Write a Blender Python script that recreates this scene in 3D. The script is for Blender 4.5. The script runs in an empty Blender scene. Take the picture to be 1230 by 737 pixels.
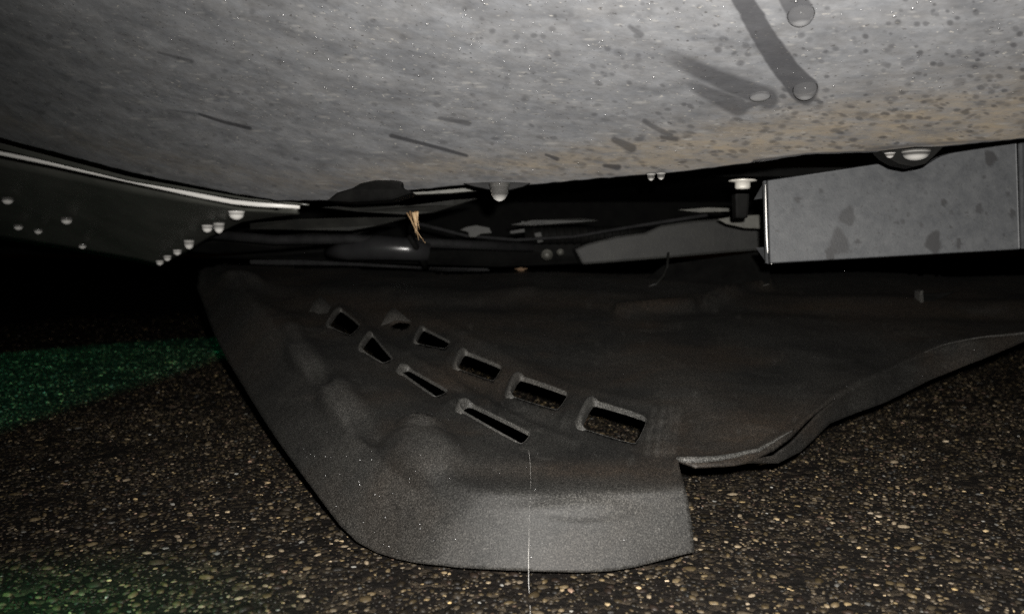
import bpy, bmesh, math, random
import numpy as np
from mathutils import Vector, Matrix
from mathutils.geometry import delaunay_2d_cdt

random.seed(7)
rng = np.random.default_rng(11)
sc = bpy.context.scene
C = sc.collection

# ------------------------------------------------------------------ camera, world, lights
F, CX, HY, H = 929.0, 615.0, 310.0, 0.157       # focal length and horizon in photo pixels, lens height (m)
cam = bpy.data.cameras.new('camera')
cam.sensor_width = 36.0
cam.lens = 36.0 * F / 1230.0
cam.shift_y = -(368.5 - HY) / 1230.0
cam.clip_start, cam.clip_end = 0.01, 500.0
cam.dof.use_dof = True
cam.dof.focus_distance = 0.46
cam.dof.aperture_fstop = 11.0                    # a phone's 2 mm wide aperture
camo = bpy.data.objects.new('camera', cam)
camo.location = (0, 0, H)
camo.rotation_euler = (math.radians(90), 0, 0)
C.objects.link(camo)
sc.camera = camo

w = bpy.data.worlds.new('World')
sc.world = w
w.use_nodes = True
wn = w.node_tree
sky = wn.nodes.new('ShaderNodeTexSky')
sky.sky_type = 'NISHITA'
sky.sun_disc = False
sky.sun_elevation = math.radians(2)
bgn = wn.nodes['Background']
bgn.inputs['Strength'].default_value = 0.00006     # night
wn.links.new(sky.outputs[0], bgn.inputs[0])

sc.view_settings.view_transform = 'Standard'
sc.view_settings.look = 'None'
sc.view_settings.exposure = 0.0
sc.view_settings.gamma = 1.0
sc.cycles.use_denoising = False
sc.cycles.sample_clamp_indirect = 1.0
sc.cycles.sample_clamp_direct = 18.0
sc.cycles.caustics_reflective = False
sc.cycles.caustics_refractive = False
sc.cycles.max_bounces = 10
sc.cycles.transparent_max_bounces = 12


def light(name, typ, loc, energy, color, **kw):
    l = bpy.data.lights.new(name, typ)
    l.energy = energy
    l.color = color
    for k, v in kw.items():
        setattr(l, k, v)
    o = bpy.data.objects.new(name, l)
    o.location = loc
    C.objects.link(o)
    return o


def aim(o, target):
    o.rotation_euler = (Vector(target) - o.location).to_track_quat('-Z', 'Y').to_euler()


# the phone's flash, beside its lens
fl = light('phone_flash', 'SPOT', (0.012, 0.004, H + 0.016), 25.5, (1.0, 0.965, 0.915), shadow_soft_size=0.003,
           spot_size=math.radians(133), spot_blend=1.0)
aim(fl, (0.15, 0.5, H + 0.035))
# added unseen green spot at the left, behind the lens, for the near green spill
g2 = light('green_spill_light', 'SPOT', (-0.75, -0.5, 1.3), 130.0, (0.12, 1.0, 0.34),
           spot_size=math.radians(11.5), spot_blend=1.0, shadow_soft_size=0.02)
aim(g2, (-0.235, 0.235, 0.0))


# ------------------------------------------------------------------ helpers
def P(px, py, d):
    """photo pixel + distance -> point of the place"""
    return Vector(((px - CX) / F * d, d, H - (py - HY) / F * d))


def Pn(px, py, d):
    px, py, d = np.asarray(px, float), np.asarray(py, float), np.asarray(d, float)
    return np.stack([(px - CX) / F * d, d, H - (py - HY) / F * d], -1)


class TPS:
    """smooth surface through (px, py, distance) control points"""
    def __init__(self, pts, lam=0.0):
        p = np.array(pts, float)
        self.s = 1 / 300.0
        self.xy = p[:, :2] * self.s
        v = 1.0 / p[:, 2]
        n = len(p)
        r = np.linalg.norm(self.xy[:, None] - self.xy[None], axis=2)
        K = np.where(r > 0, r * r * np.log(np.maximum(r, 1e-9)), 0) + lam * np.eye(n)
        A = np.zeros((n + 3, n + 3))
        A[:n, :n] = K
        A[:n, n] = 1
        A[:n, n + 1:] = self.xy
        A[n, :n] = 1
        A[n + 1:, :n] = self.xy.T
        self.w = np.linalg.solve(A, np.concatenate([v, [0, 0, 0]]))

    def __call__(self, px, py):
        q = np.stack([np.asarray(px, float).ravel(), np.asarray(py, float).ravel()], -1) * self.s
        out = np.zeros(len(q))
        for i in range(0, len(q), 20000):
            b = q[i:i + 20000]
            r = np.linalg.norm(b[:, None] - self.xy[None], axis=2)
            K = np.where(r > 0, r * r * np.log(np.maximum(r, 1e-9)), 0)
            out[i:i + 20000] = K @ self.w[:-3] + self.w[-3] + b @ self.w[-2:]
        return (1.0 / np.maximum(out, 0.2)).reshape(np.shape(px))


def link(name, me, mat, parent=None, smooth=True):
    o = bpy.data.objects.new(name, me)
    C.objects.link(o)
    if mat is not None and not me.materials:
        me.materials.append(mat)
    if smooth:
        me.polygons.foreach_set('use_smooth', [True] * len(me.polygons))
    if parent is not None:
        o.parent = parent
        o.matrix_parent_inverse = Matrix.Translation(-parent.location)
    return o


def mesh(name, verts, faces):
    me = bpy.data.meshes.new(name)
    me.from_pydata([tuple(v) for v in verts], [], [tuple(f) for f in faces])
    me.update()
    return me


def tag(o, label, cat, group=None, kind=None):
    if label:
        o['label'] = label
    if cat:
        o['category'] = cat
    if group:
        o['group'] = group
    if kind:
        o['kind'] = kind
    return o


def empty(name, loc, label, cat, group=None):
    o = bpy.data.objects.new(name, None)
    o.location = loc
    o.empty_display_size = 0.05
    C.objects.link(o)
    return tag(o, label, cat, group)


def bevel_mesh(me, width, segs=2, angle=30):
    bm = bmesh.new()
    bm.from_mesh(me)
    bmesh.ops.recalc_face_normals(bm, faces=bm.faces)
    es = [e for e in bm.edges if len(e.link_faces) == 2 and e.calc_face_angle(0) > math.radians(angle)]
    bmesh.ops.bevel(bm, geom=es, offset=width, segments=segs, affect='EDGES', profile=0.6, clamp_overlap=True)
    bmesh.ops.recalc_face_normals(bm, faces=bm.faces)
    bm.to_mesh(me)
    bm.free()
    return me


def slab(name, pts, back, mat, parent=None, bev=0.0015, up=0.0):
    """a plate: front outline of (px, py, distance) points, extruded backwards"""
    n = len(pts)
    f = [P(*p) for p in pts]
    b = [v + Vector((0, back, up)) for v in f]
    faces = [tuple(range(n)), tuple(range(2 * n - 1, n - 1, -1))]
    faces += [(i, n + i, n + (i + 1) % n, (i + 1) % n) for i in range(n)]
    me = mesh(name, f + b, faces)
    if bev:
        bevel_mesh(me, bev)
    o = link(name, me, mat, parent, smooth=False)
    return o


def tube(name, pts, radii, mat, parent=None, n=10, flat=1.0, cap=True):
    vs, fs = [], []
    m = len(pts)
    pts = [Vector(p) for p in pts]
    for i, p in enumerate(pts):
        t = (pts[min(i + 1, m - 1)] - pts[max(i - 1, 0)]).normalized()
        a = t.cross(Vector((0.13, 0.2, 0.97)))
        if a.length < 0.2:
            a = t.cross(Vector((1, 0, 0)))
        a.normalize()
        b = t.cross(a)
        r = radii[i] if hasattr(radii, '__len__') else radii
        for k in range(n):
            th = 2 * math.pi * k / n
            vs.append(p + (a * math.cos(th) + b * math.sin(th) * flat) * r)
    for i in range(m - 1):
        for k in range(n):
            fs.append((i * n + k, i * n + (k + 1) % n, (i + 1) * n + (k + 1) % n, (i + 1) * n + k))
    if cap:
        fs.append(tuple(range(n - 1, -1, -1)))
        fs.append(tuple((m - 1) * n + k for k in range(n)))
    return link(name, mesh(name, vs, fs), mat, parent)


def lathe_mesh(name, prof, n=20, axis='z'):
    vs, fs = [], []
    for r, z in prof:
        for k in range(n):
            a = 2 * math.pi * k / n
            vs.append((r * math.cos(a), r * math.sin(a), z))
    for i in range(len(prof) - 1):
        for k in range(n):
            fs.append((i * n + k, i * n + (k + 1) % n, (i + 1) * n + (k + 1) % n, (i + 1) * n + k))
    fs.append(tuple(range(n - 1, -1, -1)))
    fs.append(tuple((len(prof) - 1) * n + k for k in range(n)))
    me = mesh(name, vs, fs)
    bm = bmesh.new()
    bm.from_mesh(me)
    bmesh.ops.recalc_face_normals(bm, faces=bm.faces)
    bm.to_mesh(me)
    bm.free()
    return me


def seg_dist(px, py, poly):
    """distance of points to a polyline, and the position along it 0..1"""
    best = np.full(np.shape(px), 1e9)
    along = np.zeros(np.shape(px))
    m = len(poly) - 1
    for i in range(m):
        (ax, ay), (bx, by) = poly[i][:2], poly[i + 1][:2]
        dx, dy = bx - ax, by - ay
        t = np.clip(((px - ax) * dx + (py - ay) * dy) / (dx * dx + dy * dy + 1e-9), 0, 1)
        d = np.hypot(px - ax - t * dx, py - ay - t * dy)
        k = d < best
        best = np.where(k, d, best)
        along = np.where(k, (i + t) / m, along)
    return best, along


def inside(px, py, poly):
    c = np.zeros(np.shape(px), bool)
    n = len(poly)
    for i in range(n):
        (x1, y1), (x2, y2) = poly[i][:2], poly[(i + 1) % n][:2]
        k = ((y1 > py) != (y2 > py)) & (px < (x2 - x1) * (py - y1) / ((y2 - y1) or 1e-9) + x1)
        c ^= k
    return c


# ------------------------------------------------------------------ materials
class M:
    def __init__(self, name):
        self.m = bpy.data.materials.new(name)
        self.m.use_nodes = True
        self.t = self.m.node_tree
        self.b = self.t.nodes['Principled BSDF']
        self.out = self.t.nodes['Material Output']

    def n(self, typ, **kw):
        nd = self.t.nodes.new(typ)
        for k, v in kw.items():
            if k in nd.inputs:
                nd.inputs[k].default_value = v
            else:
                setattr(nd, k, v)
        return nd

    def l(self, a, b):
        self.t.links.new(a, b)

    def coords(self, scale=(1, 1, 1)):
        g = self.n('ShaderNodeNewGeometry')
        mp = self.n('ShaderNodeMapping')
        mp.inputs['Scale'].default_value = scale
        self.l(g.outputs['Position'], mp.inputs['Vector'])
        return mp.outputs[0]

    def noise(self, scale, detail=4, rough=0.6, stretch=(1, 1, 1), dist=0.0):
        nd = self.n('ShaderNodeTexNoise')
        nd.inputs['Scale'].default_value = scale
        nd.inputs['Detail'].default_value = detail
        nd.inputs['Roughness'].default_value = rough
        nd.inputs['Distortion'].default_value = dist
        self.l(self.coords(stretch), nd.inputs['Vector'])
        return nd.outputs['Fac']

    def ramp(self, fac, stops):
        r = self.n('ShaderNodeValToRGB')
        e = r.color_ramp.elements
        while len(e) < len(stops):
            e.new(0.5)
        for i, (p, c) in enumerate(stops):
            e[i].position = p
            e[i].color = (c, c, c, 1) if not hasattr(c, '__len__') else (*c, 1)
        self.l(fac, r.inputs[0])
        return r.outputs[0]

    def mix(self, fac, a, b, mode='MIX'):
        nd = self.n('ShaderNodeMix', data_type='RGBA', blend_type=mode)
        for s, v in ((0, fac), (6, a), (7, b)):
            if hasattr(v, 'is_linked') or hasattr(v, 'links'):
                self.l(v, nd.inputs[s])
            elif s == 0:
                nd.inputs[0].default_value = v
            else:
                nd.inputs[s].default_value = (*v, 1) if hasattr(v, '__len__') else (v, v, v, 1)
        return nd.outputs[2]

    def bump(self, h, strength, dist, prev=None):
        b = self.n('ShaderNodeBump')
        b.inputs['Strength'].default_value = strength
        b.inputs['Distance'].default_value = dist
        self.l(h, b.inputs['Height'])
        if prev is not None:
            self.l(prev, b.inputs['Normal'])
        return b.outputs[0]

    def set(self, **kw):
        for k, v in kw.items():
            i = self.b.inputs[k.replace('_', ' ')]
            if hasattr(v, 'links'):
                self.l(v, i)
            else:
                i.default_value = v
        return self

    def attr(self, name):
        a = self.n('ShaderNodeAttribute')
        a.attribute_name = name
        return a


def mat_bumper():
    m = M('dusty_grey_paint')
    at = m.attr('dirt')
    sep = m.n('ShaderNodeSeparateColor')
    m.l(at.outputs['Color'], sep.inputs[0])
    base = m.ramp(m.noise(46, 5, .58, (.6, 1.4, 1.4)), [(.32, (.128, .134, .146)), (.68, (.220, .227, .240))])
    fine = m.ramp(m.noise(260, 4, .62, (.6, 1, 1)), [(.33, .86), (.68, 1.10)])
    c = m.mix(1.0, base, fine, 'MULTIPLY')
    # road film, warm where it is thick
    mott = m.ramp(m.noise(80, 4, .58, (.8, 1.1, 1.1), .5), [(.36, .88), (.52, 1.0), (.68, 1.07)])
    c = m.mix(1.0, c, mott, 'MULTIPLY')
    pits = m.ramp(m.noise(520, 2, .5, (.7, 1, 1)), [(.66, 0.0), (.73, .75)])
    c = m.mix(pits, c, (.05, .05, .053))
    flecks = m.ramp(m.noise(470, 2, .5, (.6, 1.05, 1)), [(.67, 0.0), (.74, .6)])
    c = m.mix(flecks, c, (.46, .44, .40))
    film = m.ramp(m.noise(110, 6, .72, (.4, 1, 1)), [(.34, .15), (.70, 1.0)])
    fm = m.n('ShaderNodeMath', operation='MULTIPLY')
    m.l(film, fm.inputs[0])
    m.l(sep.outputs[2], fm.inputs[1])
    c = m.mix(fm.outputs[0], c, (.315, .262, .192))
    c = m.mix(sep.outputs[1], c, (.40, .39, .37))
    c = m.mix(sep.outputs[0], c, (.040, .040, .044))
    r = m.ramp(sep.outputs[0], [(0, .52), (1, .30)])
    n1 = m.bump(m.noise(700, 3, .6), .12, .0004)
    n2 = m.bump(m.noise(120, 4, .65), .15, .0012, n1)
    m.set(Base_Color=c, Roughness=r, Normal=n2, Metallic=0.15)
    return m.m


def mat_plastic(name, dark, dusty, amount, rough=.58, tan=(.085, .07, .055)):
    m = M(name)
    d = m.ramp(m.noise(14, 6, .65), [(.5 - amount * .3, .0), (.85 - amount * .3, 1.0)])
    c = m.mix(d, dark, dusty)
    t = m.ramp(m.noise(5.5, 4, .6, (1, 1.6, 1)), [(.48, 0.0), (.72, .65)])
    c = m.mix(t, c, tan)
    at = m.attr('dust_and_light')
    sep = m.n('ShaderNodeSeparateColor')
    m.l(at.outputs['Color'], sep.inputs[0])
    br = m.ramp(m.noise(160, 5, .7), [(.30, .35), (.65, 1.0)])
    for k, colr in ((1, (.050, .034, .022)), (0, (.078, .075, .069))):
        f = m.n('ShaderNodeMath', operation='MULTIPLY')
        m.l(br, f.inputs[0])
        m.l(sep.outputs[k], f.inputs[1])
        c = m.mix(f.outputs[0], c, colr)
    sm = m.ramp(m.noise(9, 6, .72, (.5, 2.2, 1.0), 1.5), [(.50, 0.0), (.72, .55)])
    c = m.mix(sm, c, dusty)
    g = m.ramp(m.noise(1500, 3, .75), [(.34, .12), (.52, .80), (.66, 2.7)])
    c = m.mix(1.0, c, g, 'MULTIPLY')
    n1 = m.bump(m.noise(1700, 2, .6), .35, .0004)
    n2 = m.bump(m.noise(30, 4, .5), .12, .004, n1)
    m.set(Base_Color=c, Roughness=rough, Specular_IOR_Level=.28, Normal=n2)
    return m.m


def mat_simple(name, a, b, scale, rough, metallic=0.0, bump=.3, bscale=300, bdist=.0006, spec=.5):
    m = M(name)
    c = m.ramp(m.noise(scale, 5, .65), [(.32, a), (.70, b)])
    m.set(Base_Color=c, Roughness=rough, Metallic=metallic, Specular_IOR_Level=spec, Normal=m.bump(m.noise(bscale, 3, .6), bump, bdist))
    return m.m


def mat_panel():
    m = M('grey_panel_paint')
    at = m.attr('dirt')
    sep = m.n('ShaderNodeSeparateColor')
    m.l(at.outputs['Color'], sep.inputs[0])
    c = m.ramp(m.noise(110, 6, .75), [(.30, (.040, .0425, .046)), (.72, (.074, .0765, .079))])
    sp = m.ramp(m.noise(420, 2, .55), [(.64, 0.0), (.72, .7)])
    c = m.mix(sp, c, (.035, .035, .035))
    c = m.mix(sep.outputs[0], c, (.024, .024, .025))
    m.set(Base_Color=c, Roughness=.55, Normal=m.bump(m.noise(700, 3, .6), .25, .0005))
    return m.m


def painted_glint(m, stops):  # paints the bright bottom that refraction would give a drop
    """strength of the painted bright bottom of a drop: most where it faces down"""
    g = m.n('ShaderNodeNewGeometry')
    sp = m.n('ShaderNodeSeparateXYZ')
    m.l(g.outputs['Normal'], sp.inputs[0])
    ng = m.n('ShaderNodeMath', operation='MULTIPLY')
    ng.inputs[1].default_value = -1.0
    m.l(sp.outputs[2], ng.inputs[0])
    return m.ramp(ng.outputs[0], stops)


def mat_water(name, lo, hi, z0=.25, z1=.85):
    m = M(name)
    g = m.n('ShaderNodeBsdfGlass')
    g.inputs['IOR'].default_value = 1.33
    g.inputs['Roughness'].default_value = 0.05
    p = m.b
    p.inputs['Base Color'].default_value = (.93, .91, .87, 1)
    p.inputs['Roughness'].default_value = .12
    mx = m.n('ShaderNodeMixShader')
    m.l(painted_glint(m, [(z0, lo), (z1, hi)]), mx.inputs[0])
    m.l(g.outputs[0], mx.inputs[1])
    m.l(p.outputs[0], mx.inputs[2])
    m.l(mx.outputs[0], m.out.inputs[0])
    return m.m


def mat_bead():
    m = M('water_bead')
    # beads too small to refract anything readable: clear film with a glossy skin
    t = m.n('ShaderNodeBsdfTransparent')
    g = m.n('ShaderNodeBsdfGlossy')
    g.inputs['Roughness'].default_value = .24
    mx = m.n('ShaderNodeMixShader')
    mx.inputs[0].default_value = .22
    m.l(t.outputs[0], mx.inputs[1])
    m.l(g.outputs[0], mx.inputs[2])
    m.l(mx.outputs[0], m.out.inputs[0])
    return m.m


def mat_film():
    # shallow drop on paint: mostly clear, a painted glint at its bottom, with a wet skin
    m = M('clear_drop')
    t = m.n('ShaderNodeBsdfTransparent')
    p = m.b
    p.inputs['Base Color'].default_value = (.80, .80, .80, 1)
    p.inputs['Roughness'].default_value = .10
    gl = m.n('ShaderNodeBsdfGlossy')
    gl.inputs['Roughness'].default_value = .03
    fr = m.n('ShaderNodeFresnel')
    fr.inputs['IOR'].default_value = 1.07
    mx = m.n('ShaderNodeMixShader')
    m.l(painted_glint(m, [(.72, .02), (1.0, .17)]), mx.inputs[0])
    m.l(t.outputs[0], mx.inputs[1])
    m.l(p.outputs[0], mx.inputs[2])
    m2 = m.n('ShaderNodeMixShader')
    m.l(fr.outputs[0], m2.inputs[0])
    m.l(mx.outputs[0], m2.inputs[1])
    m.l(gl.outputs[0], m2.inputs[2])
    m.l(m2.outputs[0], m.out.inputs[0])
    return m.m


def mat_stone():
    m = M('aggregate_stone')
    c = m.attr('col').outputs['Color']
    g = m.ramp(m.noise(900, 4, .65), [(.3, .6), (.7, 1.25)])
    m.set(Base_Color=m.mix(1.0, c, g, 'MULTIPLY'), Roughness=.55, Specular_IOR_Level=.3, Normal=m.bump(m.noise(1300, 3, .6), .5, .0004))
    return m.m


def mat_asphalt():
    m = M('asphalt')
    v = m.n('ShaderNodeTexVoronoi')
    v.inputs['Scale'].default_value = 230
    m.l(m.coords(), v.inputs['Vector'])
    sep = m.n('ShaderNodeSeparateColor')
    m.l(v.outputs['Color'], sep.inputs[0])
    chips = m.ramp(sep.outputs[0], [(.0, (.007, .006, .005)), (.72, (.014, .011, .009)), (1.0, (.07, .055, .038))])
    n = m.ramp(m.noise(600, 4, .7), [(.3, .45), (.7, 1.3)])
    c = m.mix(1.0, chips, n, 'MULTIPLY')
    h = m.ramp(v.outputs['Distance'], [(0, 1.0), (.7, 0.0)])
    n1 = m.bump(h, .7, .0015)
    n2 = m.bump(m.noise(900, 4, .7), .8, .0012, n1)
    m.set(Base_Color=c, Roughness=.8, Specular_IOR_Level=.15, Normal=n2)
    return m.m


def mat_leaf():
    m = M('dry_straw')
    c = m.ramp(m.noise(260, 4, .7, (1.5, 1, .4)), [(.35, (.20, .11, .05)), (.65, (.55, .40, .23))])
    m.set(Base_Color=c, Roughness=.6, Normal=m.bump(m.noise(900, 3), .5, .0005))
    return m.m


PAINT = mat_bumper()
TRAYM = mat_plastic('black_plastic', (.0085, .0085, .0081), (.025, .0243, .0222), .5, tan=(.036, .027, .0195))
RIMM = mat_plastic('lit_worn_black_plastic', (.034, .034, .032), (.068, .066, .061), .7, .55, tan=(.055, .05, .044))  # slightly worn, and lightened to paint the light on raised edges
PANEL = mat_panel()
GLOSS = mat_simple('dark_wet_paint', (.044, .046, .040), (.078, .079, .070), 18, .42, 0.0, .25, 200)
CHROME = mat_simple('bright_trim_metal', (.90, .88, .84), (.96, .95, .92), 40, .42, .05, .1, 200)
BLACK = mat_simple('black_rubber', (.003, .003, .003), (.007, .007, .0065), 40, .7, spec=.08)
RUBBER = mat_simple('dull_dark_foam', (.009, .009, .0095), (.020, .020, .0205), 60, .75, 0, .6, 500, .001, .15)
STEEL = mat_simple('dusty_dark_steel', (.006, .0062, .0055), (.018, .018, .0155), 40, .6, .1)
STEELL = mat_simple('dusty_grey_steel', (.05, .05, .043), (.105, .103, .09), 60, .55, .1)
PIPEM = mat_simple('satin_black_pipe', (.018, .018, .019), (.030, .030, .031), 20, .27, 0, .05)
ZINC = mat_simple('pale_zinc', (.45, .43, .39), (.68, .66, .60), 150, .45, .3)
RUST = mat_simple('rusty_bolt', (.12, .07, .04), (.26, .17, .10), 220, .7)
GLINTW = mat_water('painted_glint_water', .05, .50, .35, .95)  # pale bottom painted in place of refracted light
BRIGHTW = mat_water('bright_painted_glint_water', .10, .97, .05, .45)  # same painted bottom, stronger and reaching higher
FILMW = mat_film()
BEAD = mat_bead()
STONE = mat_stone()
ASPH = mat_asphalt()
LEAF = mat_leaf()
THREAD = mat_simple('pale_fibre', (.62, .60, .56), (.80, .78, .74), 400, .5)

# ------------------------------------------------------------------ tray outline (needed to know which stones show)
OUT = [(240, 322), (236, 345), (243, 362), (256, 398), (272, 432), (300, 478), (330, 523), (358, 563), (384, 598),
       (408, 630), (428, 650), (450, 662), (475, 670), (500, 675), (550, 681), (600, 684), (650, 686), (700, 687),
       (735, 685), (765, 680), (800, 671), (835, 662), (832, 630), (826, 595), (818, 568), (814, 556),
       (835, 562), (865, 560), (900, 556), (935, 556), (962, 542), (985, 522), (1000, 508), (1030, 495), (1060, 484),
       (1090, 470), (1120, 455), (1150, 443), (1180, 431), (1215, 416), (1250, 402), (1320, 380), (1400, 362),
       (1400, 330), (1250, 328), (1100, 326), (1000, 325), (850, 324), (700, 324), (580, 325), (450, 321), (330, 316), (270, 314)]
HOLES = {
    'A2': [(499, 412), (508, 393), (542, 410), (535, 419)],
    'A3': [(548, 442), (558, 422), (604, 440), (593, 458)],
    'A4': [(612, 475), (624, 452), (684, 472), (670, 493)],
    'A5': [(697, 514), (712, 482), (779, 502), (764, 534)],
    'B1': [(394, 391), (409, 370), (434, 390), (421, 403)],
    'B2': [(433, 419), (447, 400), (459, 415), (473, 431), (460, 436)],
    'B3': [(480, 446), (490, 441), (540, 469), (524, 477)],
    'B4': [(551, 491), (564, 484), (639, 520), (627, 534)],
}

# ------------------------------------------------------------------ ground
def ground():
    # fine near sheet, coarse to the horizon: one mesh
    xs = np.concatenate([[-300, -60, -12, -4, -2], np.linspace(-1.3, 1.3, 131), [2, 4, 12, 60, 300]])
    ys = np.concatenate([[-300, -60, -10, -2, -.6], np.linspace(0.0, 2.4, 121), [3, 5, 12, 60, 400]])
    X, Y = np.meshgrid(xs, ys)
    Z = rng.normal(0, .0003, X.shape) - .0004
    nx, ny = len(xs), len(ys)
    V = np.stack([X, Y, Z], -1).reshape(-1, 3)
    i = np.arange(nx - 1)[None] + nx * np.arange(ny - 1)[:, None]
    Fc = np.stack([i, i + 1, i + nx + 1, i + nx], -1).reshape(-1, 4)
    me = mesh('asphalt', V, Fc.tolist())
    o = link('asphalt', me, ASPH)
    tag(o, 'dark wet asphalt with pale worn aggregate stones', 'asphalt', kind='structure')
    return o


asphalt = ground()


def stone_color(n):
    lum = np.clip(np.exp(rng.normal(math.log(.028), 1.1, n)), .006, .46)
    hue = rng.random(n)
    warm = np.stack([np.ones(n), .72 + .09 * hue, .34 + .24 * hue], -1)
    grey = np.stack([np.ones(n), .97 + 0 * hue, .88 + 0 * hue], -1)
    red = np.stack([np.ones(n), .66 + 0 * hue, .46 + 0 * hue], -1)
    k = rng.random(n)[:, None]
    c = np.where(k < .86, warm, np.where(k < .91, grey, red))
    return c * lum[:, None]


def pebble(n):
    """n irregular worn stones, unit radius: rim, shoulder, top. returns (n, 15, 3)"""
    K = 7
    a = (np.arange(K)[None] + rng.uniform(-.32, .32, (n, K))) * 2 * np.pi / K
    r = rng.uniform(.60, 1.2, (n, K))
    el = rng.uniform(.48, 1.0, (n, 1))
    rot = rng.uniform(0, 2 * np.pi, (n, 1))

    def ring(s, z):
        x, y = r * s * np.cos(a), r * s * np.sin(a) * el
        return np.stack([x * np.cos(rot) - y * np.sin(rot), x * np.sin(rot) + y * np.cos(rot),
                         np.broadcast_to(z, x.shape)], -1)
    z1 = rng.uniform(.02, .11, (n, K))
    lo = ring(1.0, np.full((n, K), -.35))
    hi = ring(rng.uniform(.78, .95, (n, K)), z1)
    top = np.stack([rng.normal(0, .12, n), rng.normal(0, .12, n), rng.uniform(.16, .34, n)], -1)[:, None]
    return np.concatenate([lo, hi, top], 1)


PF = []
for k in range(7):
    k2 = (k + 1) % 7
    PF += [(k, k2, 7 + k2), (k, 7 + k2, 7 + k), (7 + k, 7 + k2, 14)]
PF = np.array(PF)


def stones():
    pos, rad = [], []
    # jittered cells of several sizes, kept apart on a coarse hash
    occ = {}
    cell = .0105

    def free(x, y, r):
        ci, cj = int(x // cell), int(y // cell)
        for i in (ci - 1, ci, ci + 1):
            for j in (cj - 1, cj, cj + 1):
                for (qx, qy, qr) in occ.get((i, j), ()):
                    if (qx - x) ** 2 + (qy - y) ** 2 < ((qr + r) * .74) ** 2:
                        return False
        occ.setdefault((ci, cj), []).append((x, y, r))
        return True
    for rmin, rmax, dens, ymax in ((.0030, .0047, 750, 2.2), (.0021, .0030, 7500, 2.0), (.0014, .0021, 32000, 1.35),
                                   (.0008, .0014, 90000, .80)):
        y0 = .27
        n = int(dens * (ymax - y0) * 2.4)
        ys = rng.uniform(y0, ymax, n)
        xs = rng.uniform(-1.2, 1.2, n)
        rs = rng.uniform(rmin, rmax, n)
        px = CX + xs / ys * F
        keep = (px > -180) & (px < 1410)
        for x, y, r in zip(xs[keep], ys[keep], rs[keep]):
            if free(x, y, r):
                pos.append((x, y))
                rad.append(r)
    pos, rad = np.array(pos), np.array(rad)
    n = len(rad)
    col = stone_color(n)
    px = CX + pos[:, 0] / pos[:, 1] * F
    py = HY + H * F / pos[:, 1]
    vis = (px > 8) & (px < 1222) & (py < 730) & ~inside(px, py, OUT)
    score = np.where(vis, rad / pos[:, 1], 0)
    order = np.argsort(-score)
    big, rest = order[:300], order[300:]
    # the stones that show largest: each one a part of the asphalt
    nv = 14
    pm = pebble(nv)
    lumin = col[big].mean(1)
    ranked = np.argsort(lumin)
    variants = []
    for v in range(nv):
        me = mesh('stone', pm[v], PF.tolist())
        c = col[big[ranked[int((v + .5) / nv * 300)]]]
        ca = me.color_attributes.new('col', 'FLOAT_COLOR', 'POINT')
        ca.data.foreach_set('color', np.tile([*c, 1], 15))
        me.materials.append(STONE)
        me.polygons.foreach_set('use_smooth', [True] * len(me.polygons))
        variants.append(me)
    rank_of = np.empty(300, int)
    rank_of[ranked] = np.arange(300)
    for q, i in enumerate(big):
        o = bpy.data.objects.new('stone', variants[min(nv - 1, rank_of[q] * nv // 300)])
        o.location = (pos[i, 0], pos[i, 1], .0002)
        o.scale = (rad[i], rad[i], rad[i] * random.uniform(.6, .95))
        o.rotation_euler = (random.gauss(0, .05), random.gauss(0, .05), random.uniform(0, 6.28))
        o.parent = asphalt
        C.objects.link(o)
    m = len(rest)
    pb = pebble(m) * rad[rest][:, None, None]
    pb[:, :, 2] *= rng.uniform(.5, .95, (m, 1))
    # slight tilt
    tx, ty = rng.normal(0, .05, (m, 1)), rng.normal(0, .05, (m, 1))
    pb[:, :, 2] += pb[:, :, 0] * tx + pb[:, :, 1] * ty
    pb[:, :, 0] += pos[rest, 0][:, None]
    pb[:, :, 1] += pos[rest, 1][:, None]
    fc = (PF[None] + (np.arange(m) * 15)[:, None, None]).reshape(-1, 3)
    me = bpy.data.meshes.new('aggregate')
    V = pb.reshape(-1, 3)
    me.vertices.add(len(V))
    me.vertices.foreach_set('co', V.ravel())
    me.loops.add(fc.size)
    me.loops.foreach_set('vertex_index', fc.ravel().astype(np.int32))
    me.polygons.add(len(fc))
    me.polygons.foreach_set('loop_start', np.arange(0, fc.size, 3, dtype=np.int32))
    me.update(calc_edges=True)
    ca = me.color_attributes.new('col', 'FLOAT_COLOR', 'POINT')
    cc = np.concatenate([np.repeat(col[rest], 15, 0), np.ones((m * 15, 1))], 1)
    ca.data.foreach_set('color', cc.ravel())
    o = link('aggregate', me, STONE, asphalt)
    o['kind'] = 'stuff'
    print('stones', n)


stones()

# ------------------------------------------------------------------ the car
car = empty('parked_car', (0.1, 0.9, 0.0),
            'grey car seen from below its dusty wet front bumper', 'car')

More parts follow.
